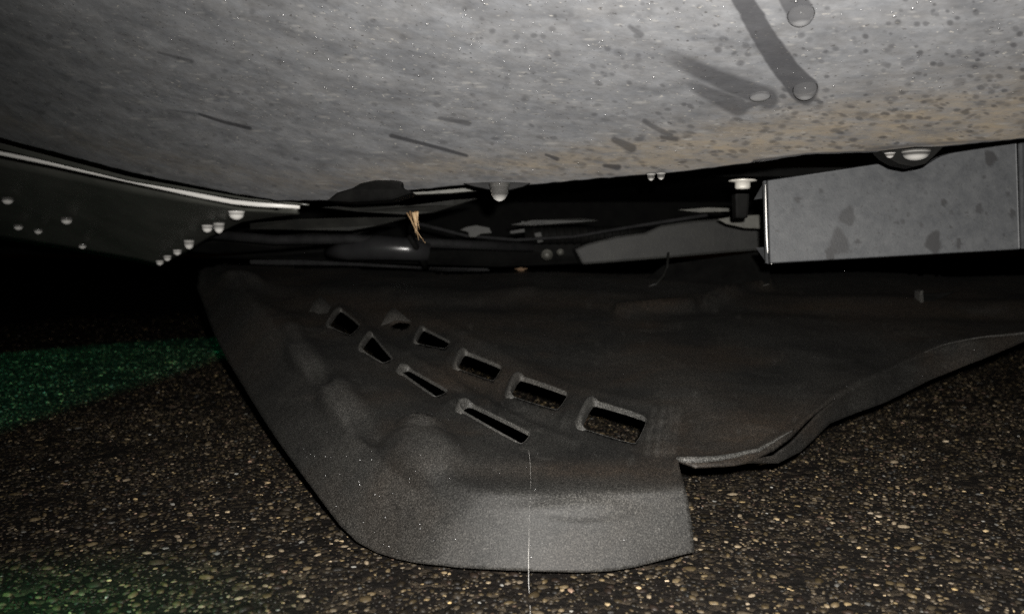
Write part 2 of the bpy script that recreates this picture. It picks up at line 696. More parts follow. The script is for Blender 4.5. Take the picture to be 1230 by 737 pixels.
BEDGE = [(-460, 60), (-200, 118), (0, 165), (80, 186), (160, 207), (240, 224), (330, 240), (400, 240), (440, 232),
         (490, 228), (560, 221), (640, 221), (720, 213), (800, 207), (870, 199), (920, 192), (970, 184), (1060, 181),
         (1130, 175), (1230, 165), (1400, 148), (1700, 120)]
BT = TPS([(-460, -430, .46), (0, -430, .37), (600, -430, .275), (1230, -430, .265), (1700, -430, .30),
          (-460, -225, .52), (0, -225, .41), (300, -225, .35), (600, -225, .305), (1230, -225, .285), (1700, -225, .33),
          (-460, 0, .64), (0, 0, .50), (300, 0, .425), (600, 0, .375), (900, 0, .350), (1230, 0, .345), (1700, 0, .40),
          (0, 90, .60), (300, 110, .51), (600, 118, .455), (900, 110, .420), (1230, 95, .405),
          (-200, 118, .76), (0, 165, .70), (160, 207, .67), (330, 240, .65), (490, 228, .59), (640, 221, .555), (800, 207, .525),
          (920, 192, .50), (1060, 181, .485), (1230, 165, .465), (1700, 120, .50), (-460, 60, .80)], .0006)


def bumper():
    xs = np.concatenate([np.arange(-460, -20, 20), np.arange(-20, 1250, 1.6), np.arange(1250, 1701, 20)])
    ey = np.interp(xs, [p[0] for p in BEDGE], [p[1] for p in BEDGE])
    # slightly uneven edge
    ey = ey + np.interp(xs, np.linspace(-460, 1700, 260), rng.normal(0, .3, 260))
    ts = np.concatenate([np.linspace(-430, -12, 22), np.linspace(-10, 1000, 240) * 0])[:22]
    rows = 200
    nx = len(xs)
    PX = np.tile(xs, (22 + rows, 1))
    PY = np.empty_like(PX)
    PY[:22] = ts[:, None]
    s = np.linspace(0, 1, rows)[:, None]
    PY[22:] = -10 + (ey[None] + 10) * s
    D = BT(PX, PY)
    V = Pn(PX, PY, D)
    # large soft dents of the moulded skin
    nrm = np.cross(np.gradient(V, axis=1), np.gradient(V, axis=0))
    nrm /= np.linalg.norm(nrm, axis=-1, keepdims=True)
    # returned edge: rolls back and upward behind the visible lip
    last = V[-1]
    extra = [last + [0, .0025, -.0006], last + [0, .006, .0006], last + [0, .009, .004], last + [0, .010, .03]]
    V = np.concatenate([V] + [e[None] for e in extra], 0)
    ny = V.shape[0]
    i = np.arange(nx - 1)[None] + nx * np.arange(ny - 1)[:, None]
    fc = np.stack([i, i + nx, i + nx + 1, i + 1], -1).reshape(-1, 4)
    me = bpy.data.meshes.new('bumper')
    VV = V.reshape(-1, 3)
    me.vertices.add(len(VV))
    me.vertices.foreach_set('co', VV.ravel())
    me.loops.add(fc.size)
    me.loops.foreach_set('vertex_index', fc.ravel().astype(np.int32))
    me.polygons.add(len(fc))
    me.polygons.foreach_set('loop_start', np.arange(0, fc.size, 4, dtype=np.int32))
    me.update(calc_edges=True)
    # ---- washed streaks, dirt and painted shade
    wash_shade = np.zeros(PX.shape)
    light_ = np.zeros(PX.shape)
    wob = np.interp(PY, np.linspace(-430, 260, 120), rng.normal(0, 1.0, 120))

    def streak(poly, r0, r1, amt, soft=2.5, fade=False):
        d, t = seg_dist(PX + wob, PY, poly)
        r = r0 + (r1 - r0) * t
        return np.clip((r - d) / soft + .5, 0, 1) * amt * (np.clip(t * 2.2 + .25, 0, 1) if fade else 1)
    for args in (([(860, -60), (893, 0), (920, 48), (948, 88), (966, 108)], 11, 17, .78),
                 ([(938, -60), (948, -15), (961, 15)], 16, 17, .68),
                 ([(795, 62), (835, 82), (875, 100), (922, 118)], 9, 13, .66, 6, True),
                 ([(822, 98), (850, 112), (886, 128)], 4, 12, .62, 5, True),
                 ([(884, 130), (915, 122)], 5, 4, .65),
                 ([(238, 137), (268, 146), (302, 154)], 1.4, 2.2, .85, 1.5),
                 ([(200, 132), (238, 137)], .8, 1.4, .45, 1.5),
                 ([(470, 163), (520, 176), (560, 187)], 2.4, 1.8, .8, 1.5),
                 ([(190, 63), (232, 74)], 1.2, 2., .5, 1.5),
                 ([(528, 142), (565, 148)], 2, 3.2, .55), ([(738, 168), (758, 178)], 4, 5.5, .65),
                 ([(655, 186), (668, 191)], 1.5, 2.5, .75, 1.5), ([(725, 199), (742, 201)], 2, 3.5, .8, 2),
                 ([(775, 145), (805, 163)], 2.5, 4.0, .6), ([(795, 165), (812, 167)], 2.5, 3, .7, 2),
                 ([(757, 32), (770, 42)], 2.5, 4, .5), ([(1040, 180), (1110, 173), (1200, 168)], 2.5, 1.5, .5, 3),
                 ([(905, 195), (970, 187), (1060, 184)], 3, 3.5, .9, 2)):  # the last one paints the shade under the bumper's lip
        wash_shade = np.maximum(wash_shade, streak(*args))
    # drop-shaped washed marks
    for k in range(900):
        x = rng.uniform(-20, 1250)
        e = np.interp(x, [p[0] for p in BEDGE], [p[1] for p in BEDGE])
        f = rng.beta(1.5, 1.1)
        y = -10 + (e + 8) * f
        right = np.clip((x - 350) / 700, 0.12, 1)
        if rng.random() > .3 + .7 * right:
            continue
        big = rng.random() < .09
        rx = rng.uniform(1.6, 3.8) * (1.6 if big else 1) * (1 + .5 * f)
        ry = rx * (1.05 - .62 * f) * rng.uniform(.7, 1.0)
        tilt = rng.uniform(-.1, .5) if x < 850 else rng.uniform(-.35, .25)
        amt = rng.uniform(.14, .42) * (.6 + .6 * right) * (1.25 if not big else .8)
        j = np.searchsorted(xs, [x - 20, x + 20])
        dx, dy = PX[:, j[0]:j[1]] - x, PY[:, j[0]:j[1]] - y
        u = dx * np.cos(tilt) + dy * np.sin(tilt)
        v = -dx * np.sin(tilt) + dy * np.cos(tilt)
        m_ = np.clip(1.35 - ((u / rx) ** 2 + (v / ry) ** 2) * .75, 0, 1) * amt
        wash_shade[:, j[0]:j[1]] = np.maximum(wash_shade[:, j[0]:j[1]], m_)
    # dense dashes where the road film is thick
    for k in range(480):
        x = rng.uniform(430, 1250)
        e = np.interp(x, [p[0] for p in BEDGE], [p[1] for p in BEDGE])
        span = 20 + 45 * np.clip((x - 500) / 500, 0, 1)
        y = e - 3 - span * rng.random() ** .8
        rx = 1.2 + 6.5 * rng.random() ** 2.2
        ry = rx * rng.uniform(.20, .45)
        amt = rng.uniform(.2, .6) * np.clip((x - 300) / 500, .2, 1)
        tilt = rng.uniform(-.25, .2)
        j = np.searchsorted(xs, [x - 20, x + 20])
        dx, dy = PX[:, j[0]:j[1]] - x, PY[:, j[0]:j[1]] - y
        u = dx * np.cos(tilt) + dy * np.sin(tilt)
        v = -dx * np.sin(tilt) + dy * np.cos(tilt)
        m_ = np.clip(1.3 - ((u / rx) ** 2 + (v / ry) ** 2), 0, 1) * amt
        wash_shade[:, j[0]:j[1]] = np.maximum(wash_shade[:, j[0]:j[1]], m_)
    # pale dried splashes
    for k in range(420):
        x = rng.uniform(60, 1240)
        e = np.interp(x, [p[0] for p in BEDGE], [p[1] for p in BEDGE])
        f = rng.beta(1.2, 1.3)
        y = -10 + (e + 8) * f
        rx = rng.uniform(1.5, 9.0) * (1 + .6 * f)
        ry = min(rx * .5, rng.uniform(.7, 2.2))
        amt = rng.uniform(.1, .45)
        j = np.searchsorted(xs, [x - 24, x + 24])
        dx, dy = PX[:, j[0]:j[1]] - x, PY[:, j[0]:j[1]] - y
        m_ = np.clip(1 - (dx / rx) ** 2 - (dy / ry) ** 2, 0, 1) * amt
        light_[:, j[0]:j[1]] = np.maximum(light_[:, j[0]:j[1]], m_)
    ey2 = np.tile(ey, (PX.shape[0], 1))
    band = np.exp(-((ey2 - PY - 22) / (14 + 34 * np.clip((PX - 600) / 600, 0, 1))) ** 2)
    film = np.clip(.10 + .95 * band * np.clip((PX - 150) / 650, .25, 1), 0, 1)
    light_ *= (wash_shade < .3)
    A = np.zeros((ny * nx, 4))
    npx = PX.size
    A[:npx, 0], A[:npx, 1], A[:npx, 2] = wash_shade.ravel(), light_.ravel(), film.ravel()
    A[npx:, 0] = .9
    A[:, 3] = 1
    ca = me.color_attributes.new('dirt', 'FLOAT_COLOR', 'POINT')
    ca.data.foreach_set('color', A.ravel())
    o = link('bumper', me, PAINT, car)
    return o


bumper()


def bumper_point(px, py, lift=0.0):
    d = float(BT(np.array([px]), np.array([py]))[0])
    p = P(px, py, d)
    e = 2.0
    a = P(px + e, py, float(BT(np.array([px + e]), np.array([py]))[0])) - p
    b = P(px, py + e, float(BT(np.array([px]), np.array([py + e]))[0])) - p
    n = a.cross(b).normalized()
    if n.dot(Vector((0, 0, H)) - p) < 0:
        n.negate()
    return p + n * lift, n


# ---- left end of the bumper: seam strip, bright trim, lower lip
def ribbon(name, top, bot, mat, nx=60, ny=6, belly=0.0, thick=.003, parent=car):
    """surface between two lines of (px, py, distance)"""
    def res(poly):
        q = np.array(poly, float)
        t = np.concatenate([[0], np.cumsum(np.hypot(np.diff(q[:, 0]), np.diff(q[:, 1])))])
        t /= t[-1]
        s = np.linspace(0, 1, nx)
        return np.stack([np.interp(s, t, q[:, k]) for k in range(3)], -1)
    a, b = res(top), res(bot)
    vs = []
    for j in range(ny):
        f = j / (ny - 1)
        q = a * (1 - f) + b * f
        v = Pn(q[:, 0], q[:, 1], q[:, 2])
        v[:, 1] -= belly * math.sin(math.pi * f)
        vs.append(v)
    V = np.concatenate(vs)
    i = np.arange(nx - 1)[None] + nx * np.arange(ny - 1)[:, None]
    fc = np.stack([i, i + nx, i + nx + 1, i + 1], -1).reshape(-1, 4)
    o = link(name, mesh(name, V, fc.tolist()), mat, parent)
    so = o.modifiers.new('thickness', 'SOLIDIFY')
    so.thickness = thick
    so.offset = 1
    return o


ribbon('seam_strip', [(-300, 100, .80), (0, 171, .735), (160, 213, .715), (300, 238, .70), (372, 245, .69)],
       [(-300, 110, .80), (0, 178, .738), (160, 217, .716), (300, 241, .70), (372, 247, .69)], GLOSS, thick=.002)
LIPT = [(-300, 118, .84), (0, 190, .775), (100, 211, .76), (200, 231, .745), (290, 249, .735), (360, 252, .73)]
LIPB = [(-300, 215, 1.02), (-100, 262, .98), (0, 285, .96), (60, 294, .955), (120, 304, .95), (165, 312, .945), (190, 318, .94),
        (222, 302, .90), (250, 284, .86), (290, 264, .80), (330, 257, .76), (360, 254, .735)]
LIPT2 = [(-300, 118, .84), (-150, 154, .80), (0, 190, .775), (60, 202, .765), (120, 215, .757), (160, 223, .75), (200, 231, .745),
         (235, 238, .742), (262, 243.5, .74), (290, 249, .735), (330, 251, .732), (360, 252, .73)]
ribbon('lower_lip', LIPT2, LIPB, GLOSS, nx=80, ny=14, belly=.006)
tube('trim_strip', [P(*p) for p in [(-300, 112, .825), (-150, 148, .79), (0, 184, .765), (60, 196, .755), (120, 209, .747), (180, 222, .74),
                                     (240, 235, .732), (280, 242.5, .728), (310, 245.5, .726), (360, 248, .722)]],
     [.0019, .0020, .0021, .0022, .0023, .0024, .0024, .0024, .0024, .0023], CHROME, car, n=12)

# ---- right hanging panel
def panel():
    nx, ny = 130, 60
    u, v = np.meshgrid(np.linspace(0, 1, nx), np.linspace(0, 1, ny))
    tl, tr, br, bl = [np.array(p) for p in ((921, 217, .560), (1221, 172, .555), (1225, 299, .545), (924, 316, .550))]
    q = (tl * (1 - u)[..., None] + tr * u[..., None]) * (1 - v)[..., None] + (bl * (1 - u)[..., None] + br * u[..., None]) * v[..., None]
    # notch in the top edge beneath the big drop
    q[..., 1] += np.exp(-((q[..., 0] - 1100) / 22) ** 2) * 14 * np.clip(1 - v * 4, 0, 1)
    V = Pn(q[..., 0], q[..., 1], q[..., 2])
    V[..., 1] -= .0025 * np.sin(np.pi * v) * np.sin(np.pi * u)
    me = bpy.data.meshes.new('hanging_panel')
    bm = bmesh.new()
    gv = [[bm.verts.new(V[j, i]) for i in range(nx)] for j in range(ny)]
    for j in range(ny - 1):
        for i in range(nx - 1):
            bm.faces.new((gv[j][i], gv[j + 1][i], gv[j + 1][i + 1], gv[j][i + 1]))
    # rounded returns on the four sides
    def side(line, out):
        prev = line
        for dy, o_ in ((.0008, .0009), (.0022, .0016), (.0045, .0016), (.030, -.0115)):
            o_ = o_ * (1.0 if out[0] < 0 or o_ < 0 else .35)
            cur = [bm.verts.new(p.co + Vector((out[0] * o_, 0, out[1] * o_)) + Vector((0, dy, 0))) for p in line]
            for a in range(len(line) - 1):
                bm.faces.new((prev[a], prev[a + 1], cur[a + 1], cur[a]))
            prev = cur
    side([gv[j][0] for j in range(ny)], (-1, 0))
    side(gv[ny - 1], (0, -1))
    side([gv[j][nx - 1] for j in range(ny - 1, -1, -1)], (1, 0))
    side(gv[0][::-1], (0, 1))
    bm.normal_update()
    bm.to_mesh(me)
    bm.free()
    spots = [(1018, 260, 9, 11), (1008, 292, 11, 15), (998, 304, 6, 9), (1121, 291, 9, 13), (1176, 251, 4.5, 6), (1134, 243, 3, 5),
             (1143, 255, 2.5, 3), (1152, 256, 2.5, 3), (1216, 256, 4, 5), (1152, 292, 3, 7), (1190, 190, 7, 9), (1030, 290, 4, 3),
             (958, 240, 4, 4), (952, 252, 2.5, 3), (986, 229, 2.5, 3), (1070, 262, 2.5, 2), (1085, 266, 2.5, 3), (1077, 267, 3, 2)]
    for k in range(70):
        r_ = rng.uniform(.8, 2.2)
        spots.append((rng.uniform(925, 1220), rng.uniform(185, 312), r_, r_ * rng.uniform(.7, 1.3)))
    co = np.empty(len(me.vertices) * 3)
    me.vertices.foreach_get('co', co)
    co = co.reshape(-1, 3)
    px, py = CX + co[:, 0] / co[:, 1] * F, HY - (co[:, 2] - H) / co[:, 1] * F
    w_ = np.zeros(len(co))
    for x, y, rx, ry in spots:
        ph = rng.uniform(0, 6)
        an = np.arctan2(py - y, px - x)
        k = ((px - x) / rx) ** 2 + ((py - y) / ry) ** 2
        k = k * (1 + .25 * np.sin(3 * an + ph) + .15 * np.sin(5 * an + 2 * ph))
        w_ = np.maximum(w_, np.clip((1.25 - k) * 2.2, 0, 1) * (rng.uniform(.25, .7) if rx < 3 else rng.uniform(.7, .95)))
    w_[co[:, 1] > .57] = 0
    ca = me.color_attributes.new('dirt', 'FLOAT_COLOR', 'POINT')
    ca.data.foreach_set('color', np.stack([w_, w_ * 0, w_ * 0, w_ * 0 + 1], -1).ravel())
    o = link('hanging_panel', me, PANEL, car)
    o['label'] = 'flat grey panel with dark wet spots and bright left edge'
    # narrow darker side return at the right
    slab('panel_side', [(1226, 171, .556), (1330, 156, .60), (1330, 296, .60), (1229, 299, .547)], .004, PANEL, car)
    # pale tube painting the light caught by the rounded left edge
    tube('edge_highlight', [P(919.5, 222, .5595), P(920, 250, .557), P(921, 285, .554), P(923, 312, .5515), P(927, 317, .551)],
         [.0003, .0005, .0006, .0005, .0003], CHROME, o, n=8)
    return o


panel()

# ---- dark pieces behind the bumper
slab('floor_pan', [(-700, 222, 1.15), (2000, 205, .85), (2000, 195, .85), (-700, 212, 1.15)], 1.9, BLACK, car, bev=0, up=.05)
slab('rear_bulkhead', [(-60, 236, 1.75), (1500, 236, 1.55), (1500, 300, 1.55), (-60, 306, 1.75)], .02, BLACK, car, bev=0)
# torn foam strip at the bumper edge
def blob(name, pts, mat, parent, n=12):
    tube(name, [P(x, y, d) for x, y, d, r in pts], [r for *_, r in pts], mat, parent, n=n, flat=.8)


slab('foam_strip', [(392, 241, .602), (404, 231, .598), (422, 226, .592), (432, 220, .586), (450, 216, .580), (470, 216, .576), (484, 218, .574),
                    (482, 225, .576), (497, 231, .572), (470, 240, .582), (420, 243, .596)], .03, BLACK, car, bev=.002)
slab('bracket', [(487, 231, .66), (520, 229, .66), (562, 225, .66), (574, 229, .66), (540, 232, .66), (515, 233, .66), (490, 234, .66)], .01, STEELL, car, bev=.0005)
slab('bracket', [(385, 249, .74), (430, 246, .74), (490, 247, .735), (545, 240, .72), (573, 238, .71), (545, 247, .72), (520, 255, .73), (492, 258, .735), (430, 254, .745)],
     .012, STEEL, car, bev=.0006)
slab('bracket', [(300, 268, .80), (360, 263, .79), (440, 261, .78), (490, 261, .77), (452, 271, .785), (420, 277, .79), (360, 276, .80), (300, 275, .81)], .012, STEEL, car, bev=.0006)
slab('cross_member', [(200, 300, 1.02), (262, 287, 1.0), (330, 282, .99), (440, 276, .985), (420, 290, .99), (330, 300, 1.0), (260, 305, 1.02)], .03, BLACK, car, bev=.003)
slab('cross_member', [(240, 309, 1.06), (400, 297, 1.04), (600, 292, 1.02), (720, 286, 1.01), (720, 316, 1.02), (600, 321, 1.03), (400, 314, 1.06)], .03, BLACK, car, bev=.006)
# satin pipe with the flash in it
tube('pipe', [P(395, 303, .97), P(420, 300, .955), P(455, 297, .945), P(490, 299, .945), P(515, 303, .95)], [.008, .013, .0155, .014, .011], PIPEM, car, n=24)
tube('hose', [P(492, 282, .93), P(499, 296, .935), P(506, 310, .95), P(512, 322, .97)], .004, BLACK, car, n=10)
# tab the biggest drop hangs from
slab('edge_tab', [(556, 220, .556), (600, 218, .550), (638, 219.5, .546), (628, 224, .547), (612, 228, .549), (590, 228, .551), (570, 224, .554)], .008, RUBBER, car, bev=.001)
slab('edge_notch', [(1058, 181, .474), (1067, 190, .474), (1080, 197, .474), (1098, 200.5, .474), (1112, 197, .474), (1122, 188, .474), (1134, 176, .474), (1100, 176, .474)], .012, BLACK, car, bev=.0008)
# pale clip behind the leaf
slab('clip', [(552, 276, .90), (560, 272, .90), (572, 270, .90), (588, 273, .90), (591, 280, .90), (578, 281, .90), (571, 285, .90), (563, 285, .90), (562, 279, .90)], .01, STEEL, car, bev=.001)
slab('clip', [(612, 277, .92), (630, 274, .92), (631, 279, .92), (613, 281, .92)], .01, STEEL, car, bev=.001)
# finned strip
fin = slab('cooler_strip', [(612, 270, .95), (640, 264, .95), (700, 262, .94), (720, 265, .94), (690, 268, .945), (640, 271, .95)], .015, STEEL, car, bev=.0006)
for k in range(5):
    x = 626 + k * 6
    slab('fin', [(x, 266, .944), (x + 3, 265.4, .944), (x + 5, 269, .944), (x + 2, 270, .944)], .006, STEEL, fin, bev=.0004)
slab('stay', [(641, 280, .96), (650, 278, .96), (653, 290, .96), (646, 292, .96)], .008, STEEL, car, bev=.001)
# ribbed hose, sagging cable and a hose that tie the far parts together
hose = tube('ribbed_hose', [P(630, 283, 1.0), P(665, 283, 1.0), P(700, 282, 1.0), P(735, 282, 1.0), P(775, 282, 1.0)], .011, BLACK, car, n=14)
for k in range(13):
    x = 640 + k * 9.5
    y = 282.6
    tube('hose_ring', [P(x, y, .99), P(x + 3.4, y - .3, .99)], .0117, BLACK, hose, n=14)
tube('cable', [P(500, 268, .93), P(560, 283, .94), P(620, 288, .95), P(690, 284, .955), P(760, 272, .94), P(850, 258, .9)], .0022, RUBBER, car, n=8)
tube('hose', [P(250, 281, .93), P(330, 288, .935), P(420, 287, .94), P(520, 292, .96), P(640, 297, 1.0)], .006, RUBBER, car, n=10)
# the long dusty beam
slab('support_beam', [(690, 299, .95), (706, 292, .95), (742, 283, .95), (775, 279, .95), (795, 270, .95), (830, 265, .95), (868, 262, .95), (905, 268, .95), (926, 275, .95),
                      (926, 300, .95), (880, 303, .95), (800, 310, .95), (700, 318, .95)], .05, STEEL, car, bev=.003)
# dark plate edge that runs behind the hanging panel
slab('washer_plate', [(862, 263, .80), (885, 259, .80), (925, 257, .80), (925, 275, .80), (895, 274, .80), (873, 269, .80)], .004, STEELL, car, bev=.001)
slab('washer_plate', [(814, 252, .82), (850, 249, .82), (880, 250, .82), (878, 254, .82), (840, 255, .82)], .004, STEELL, car, bev=.0006)


def bolt(x, y, d, r, mat, name='bolt', facing=0.0):
    prof = [(r * .15, -r * 1.0), (r * .80, -r * .95), (r * .95, -r * .75), (r * .95, -r * .1), (r * 1.7, 0), (r * 1.75, r * .12), (r * 1.6, r * .2), (r * .5, r * .22), (r * .5, r * .34), (r * .1, r * .36)]
    o = link(name, lathe_mesh(name, prof, 14), mat, car)
    o.location = P(x, y, d) - car.location * 0
    o.rotation_euler = (facing, 0, 0)
    return o


bolt(892, 218, .60, .0062, ZINC)
slab('bolt_post', [(883, 232, .62), (901, 232, .62), (899, 262, .625), (884, 262, .625)], .012, BLACK, car, bev=.002)
b1 = bolt(657, 306, .97, .0042, STEELL, facing=math.radians(-70))
b2 = bolt(673, 303, .98, .0026, STEELL, facing=math.radians(-70))
bolt(626, 323, .97, .005, RUST)

# ------------------------------------------------------------------ the torn splash shield
def plat(y):
    return 169.0 / (y - 151.5)


LB = np.array([(380, .402), (450, .385), (500, .377), (600, .370), (700, .368), (760, .371), (835, .378), (900, .39)])
LBY = np.array([(380, 640), (450, 662), (500, 675), (600, 684), (700, 687), (760, 680), (835, 662), (900, 640)])
LBC = np.polyfit((LB[:, 0] - 640) / 260, 1 / LB[:, 1], 4)
LBYC = np.polyfit((LBY[:, 0] - 640) / 260, LBY[:, 1], 4)
WALLP = TPS([(450, 662, .386), (408, 630, .412), (384, 598, .437), (330, 523, .530), (272, 432, .735), (243, 362, .93), (236, 340, 1.0),
             (300, 350, plat(350)), (335, 392, plat(392)), (370, 435, plat(435)), (420, 500, plat(500)), (465, 556, plat(556)),
             (420, 350, .80), (470, 435, .575), (560, 556, .385), (700, 556, .33), (700, 350, .65), (560, 660, .33), (800, 660, .27), (900, 400, .42)], .004)
SKP = [(905, 546, plat(546)), (945, 523, plat(523)), (972, 500, plat(500)), (1000, 478, plat(478)), (1060, 446, plat(446)), (1130, 417, plat(417)),
       (1230, 402, plat(402)), (1400, 372, plat(372)),
       (938, 556, .446), (985, 522, .496), (1000, 508, .512), (1060, 484, .567), (1120, 455, .625), (1180, 431, .653), (1250, 404, .672),
       (905, 470, .41), (1000, 410, .485), (1130, 370, .59), (1230, 355, .63), (1400, 330, .70), (930, 600, .43), (1060, 540, .54), (1200, 480, .62)]
SKT = TPS(SKP, .002)


def smin(a, b, k):
    h = np.clip(.5 + .5 * (b - a) / k, 0, 1)
    return b * (1 - h) + a * h - k * h * (1 - h)


def TT(px, py):
    """distance of the shield's surface; works on nearness 1/D, where a plane is linear"""
    px, py = np.asarray(px, float), np.asarray(py, float)
    p = (py - 151.5) / 169.0
    u = (np.clip(px, 370, 900) - 640) / 260
    lb = np.polyval(LBC, u)
    lby = np.polyval(LBYC, u)
    lip = lb - .0012 * (lby - py)
    lip = lip + 10 * np.clip((px - 838) / 2, 0, 1)
    wl = 1 / WALLP(px, py) + np.clip((px - 600) / 60, 0, 5)
    v = smin(p, smin(lip, wl, .28), .024)
    sk = 1 / SKT(px, py) + np.clip((885 - px) / 40, 0, 10)
    v = smin(v, sk, .03)
    return 1 / np.clip(v, .85, 6)


RIM = [(814, 556), (835, 557), (862, 555), (905, 546), (925, 536), (945, 523), (972, 500), (1000, 478), (1030, 460), (1060, 446), (1095, 430), (1130, 417), (1180, 408), (1230, 402)]
SLIT = [(912, 552), (926, 542), (948, 526), (975, 503), (1001, 481)]


def chaikin(poly, k=2, q=.25):
    for _ in range(k):
        out = []
        n = len(poly)
        for i in range(n):
            a, b = poly[i], poly[(i + 1) % n]
            out.append((a[0] * (1 - q) + b[0] * q, a[1] * (1 - q) + b[1] * q))
            out.append((a[0] * q + b[0] * (1 - q), a[1] * q + b[1] * (1 - q)))
        poly = out
        q = .25
    return poly


RH = {k: chaikin(v, 2, .08) for k, v in HOLES.items()}
TEAR = [(908, 551), (928, 541.5), (950, 524.5), (975, 503), (1003, 480), (978, 506), (953, 529.5), (930, 546.5)]
SLOT = [(468, 386), (478, 383.5), (494, 387), (487, 391.5), (474, 389.5)]
CUTS = list(RH.values()) + [TEAR, SLOT]
WALL = [(300, 335), (330, 378), (362, 420), (392, 462), (430, 510), (470, 545)]


def relief(px, py):
    """moulded relief of the shield, metres along its normal"""
    z = np.zeros(np.shape(px))
    # dome at the corner and the flats it sits in
    g = lambda x, y, rx, ry, a=0: np.exp(-((((px - x) * np.cos(a) + (py - y) * np.sin(a)) / rx) ** 2 + ((-(px - x) * np.sin(a) + (py - y) * np.cos(a)) / ry) ** 2) ** 2.0)
    z += .010 * g(510, 543, 44, 27, .2)
    rd = np.hypot((px - 507) / 24, (py - 516) / 7.5)
    z += .0030 * np.exp(-((rd - 1) / .30) ** 2)
    z += .0035 * g(508, 516, 22, 9, .1)
    z += .0065 * g(408, 482, 32, 22, .9)
    z += .0060 * g(366, 428, 26, 19, .9)
    z += .004 * g(352, 398, 14, 12, .5)
    z -= .005 * g(440, 512, 26, 14, .8)
    z -= .005 * g(386, 452, 18, 9, .8)
    z += .011 * g(292, 338, 26, 7, .15)
    z -= .006 * g(340, 360, 30, 12, .3)
    # soft hollow between the louvre rows, broad swells of the warped sheet
    d, _ = seg_dist(px, py, [(420, 365), (520, 425), (600, 470), (690, 530)])
    z -= .0025 * np.exp(-(d / 14) ** 2)
    z += .002 * np.sin(px / 55 + py / 40) * np.exp(-((py - 430) / 90) ** 2)
    z += .0012 * np.sin(px / 31 - py / 23 + 1.3) * np.clip((560 - py) / 60, 0, 1)
    for rib in ([(600, 446), (588, 474)], [(690, 474), (676, 506)], [(545, 420), (533, 444)], [(505, 398), (492, 420)], [(548, 478), (536, 488)]):
        d, _ = seg_dist(px, py, rib)
        z += .0022 * np.exp(-(d / 5.5) ** 2)
    d, _ = seg_dist(px, py, [(430, 392), (470, 415), (530, 450), (585, 482), (650, 512), (690, 528)])
    z += .0018 * np.exp(-(d / 5) ** 2)
    d, _ = seg_dist(px, py, [(505, 378), (560, 406), (620, 437), (690, 462), (780, 488), (800, 512), (790, 545)])
    z += .0016 * np.exp(-(d / 5) ** 2)
    # ribs across the rear
    for yy, a in ((352, .003), (368, -.002)):
        z += a * np.exp(-((py - yy - (px - 600) * .02) / 5) ** 2) * (px > 380)
    d, _ = seg_dist(px, py, [(742, 371), (790, 366), (832, 366)])
    z += .009 * np.exp(-(d / 5) ** 2)
    d, _ = seg_dist(px, py, [(846, 364), (880, 355), (925, 342)])
    z += .010 * np.exp(-(d / 4) ** 2)
    d, _ = seg_dist(px, py, [(640, 350), (560, 362), (460, 352)])
    z += .003 * np.exp(-(d / 7) ** 2)
    # shallow rubs right of the biggest louvre
    for x in (790, 803, 814):
        d, _ = seg_dist(px, py, [(x, 490), (x - 6, 540)])
        z += .0014 * np.exp(-(d / 4) ** 2)
    for h in RH.values():
        cx = sum(q[0] for q in h) / len(h)
        cy = sum(q[1] for q in h) / len(h)
        near = (np.abs(px - cx) < 90) & (np.abs(py - cy) < 70)
        if near.any():
            d, _ = seg_dist(px[near], py[near], h + h[:1])
            d = np.where(inside(px[near], py[near], h), 0, d)
            z[near] = z[near] * (1 - np.exp(-(d / 9) ** 2))
    z += .0010 * np.sin((px - 600) / 48 + .8) * np.clip((py - 590) / 20, 0, 1)
    z += .0016 * g(700, 612, 60, 14)
    # bead along the torn right rim, tear under it
    d, t = seg_dist(px, py, RIM)
    z += .0022 * np.exp(-(d / 6.5) ** 2) * np.clip(1.25 - t, .35, 1)
    return z


def tray_pts(px, py, lift=0.0):
    px, py = np.asarray(px, float), np.asarray(py, float)
    V = Pn(px, py, TT(px, py))
    e = 1.5
    A = Pn(px + e, py, TT(px + e, py)) - Pn(px - e, py, TT(px - e, py))
    B = Pn(px, py + e, TT(px, py + e)) - Pn(px, py - e, TT(px, py - e))
    N = np.cross(B, A)
    N /= np.linalg.norm(N, axis=-1, keepdims=True)
    N *= np.sign((N * (np.array([0, 0, H]) - V)).sum(-1, keepdims=True))
    return V + N * (relief(px, py) + lift)[..., None], N


shield = empty('splash_shield', (0.0, 0.62, 0.0),
               'torn black plastic splash shield with louvre holes drooping onto the asphalt', 'splash shield')


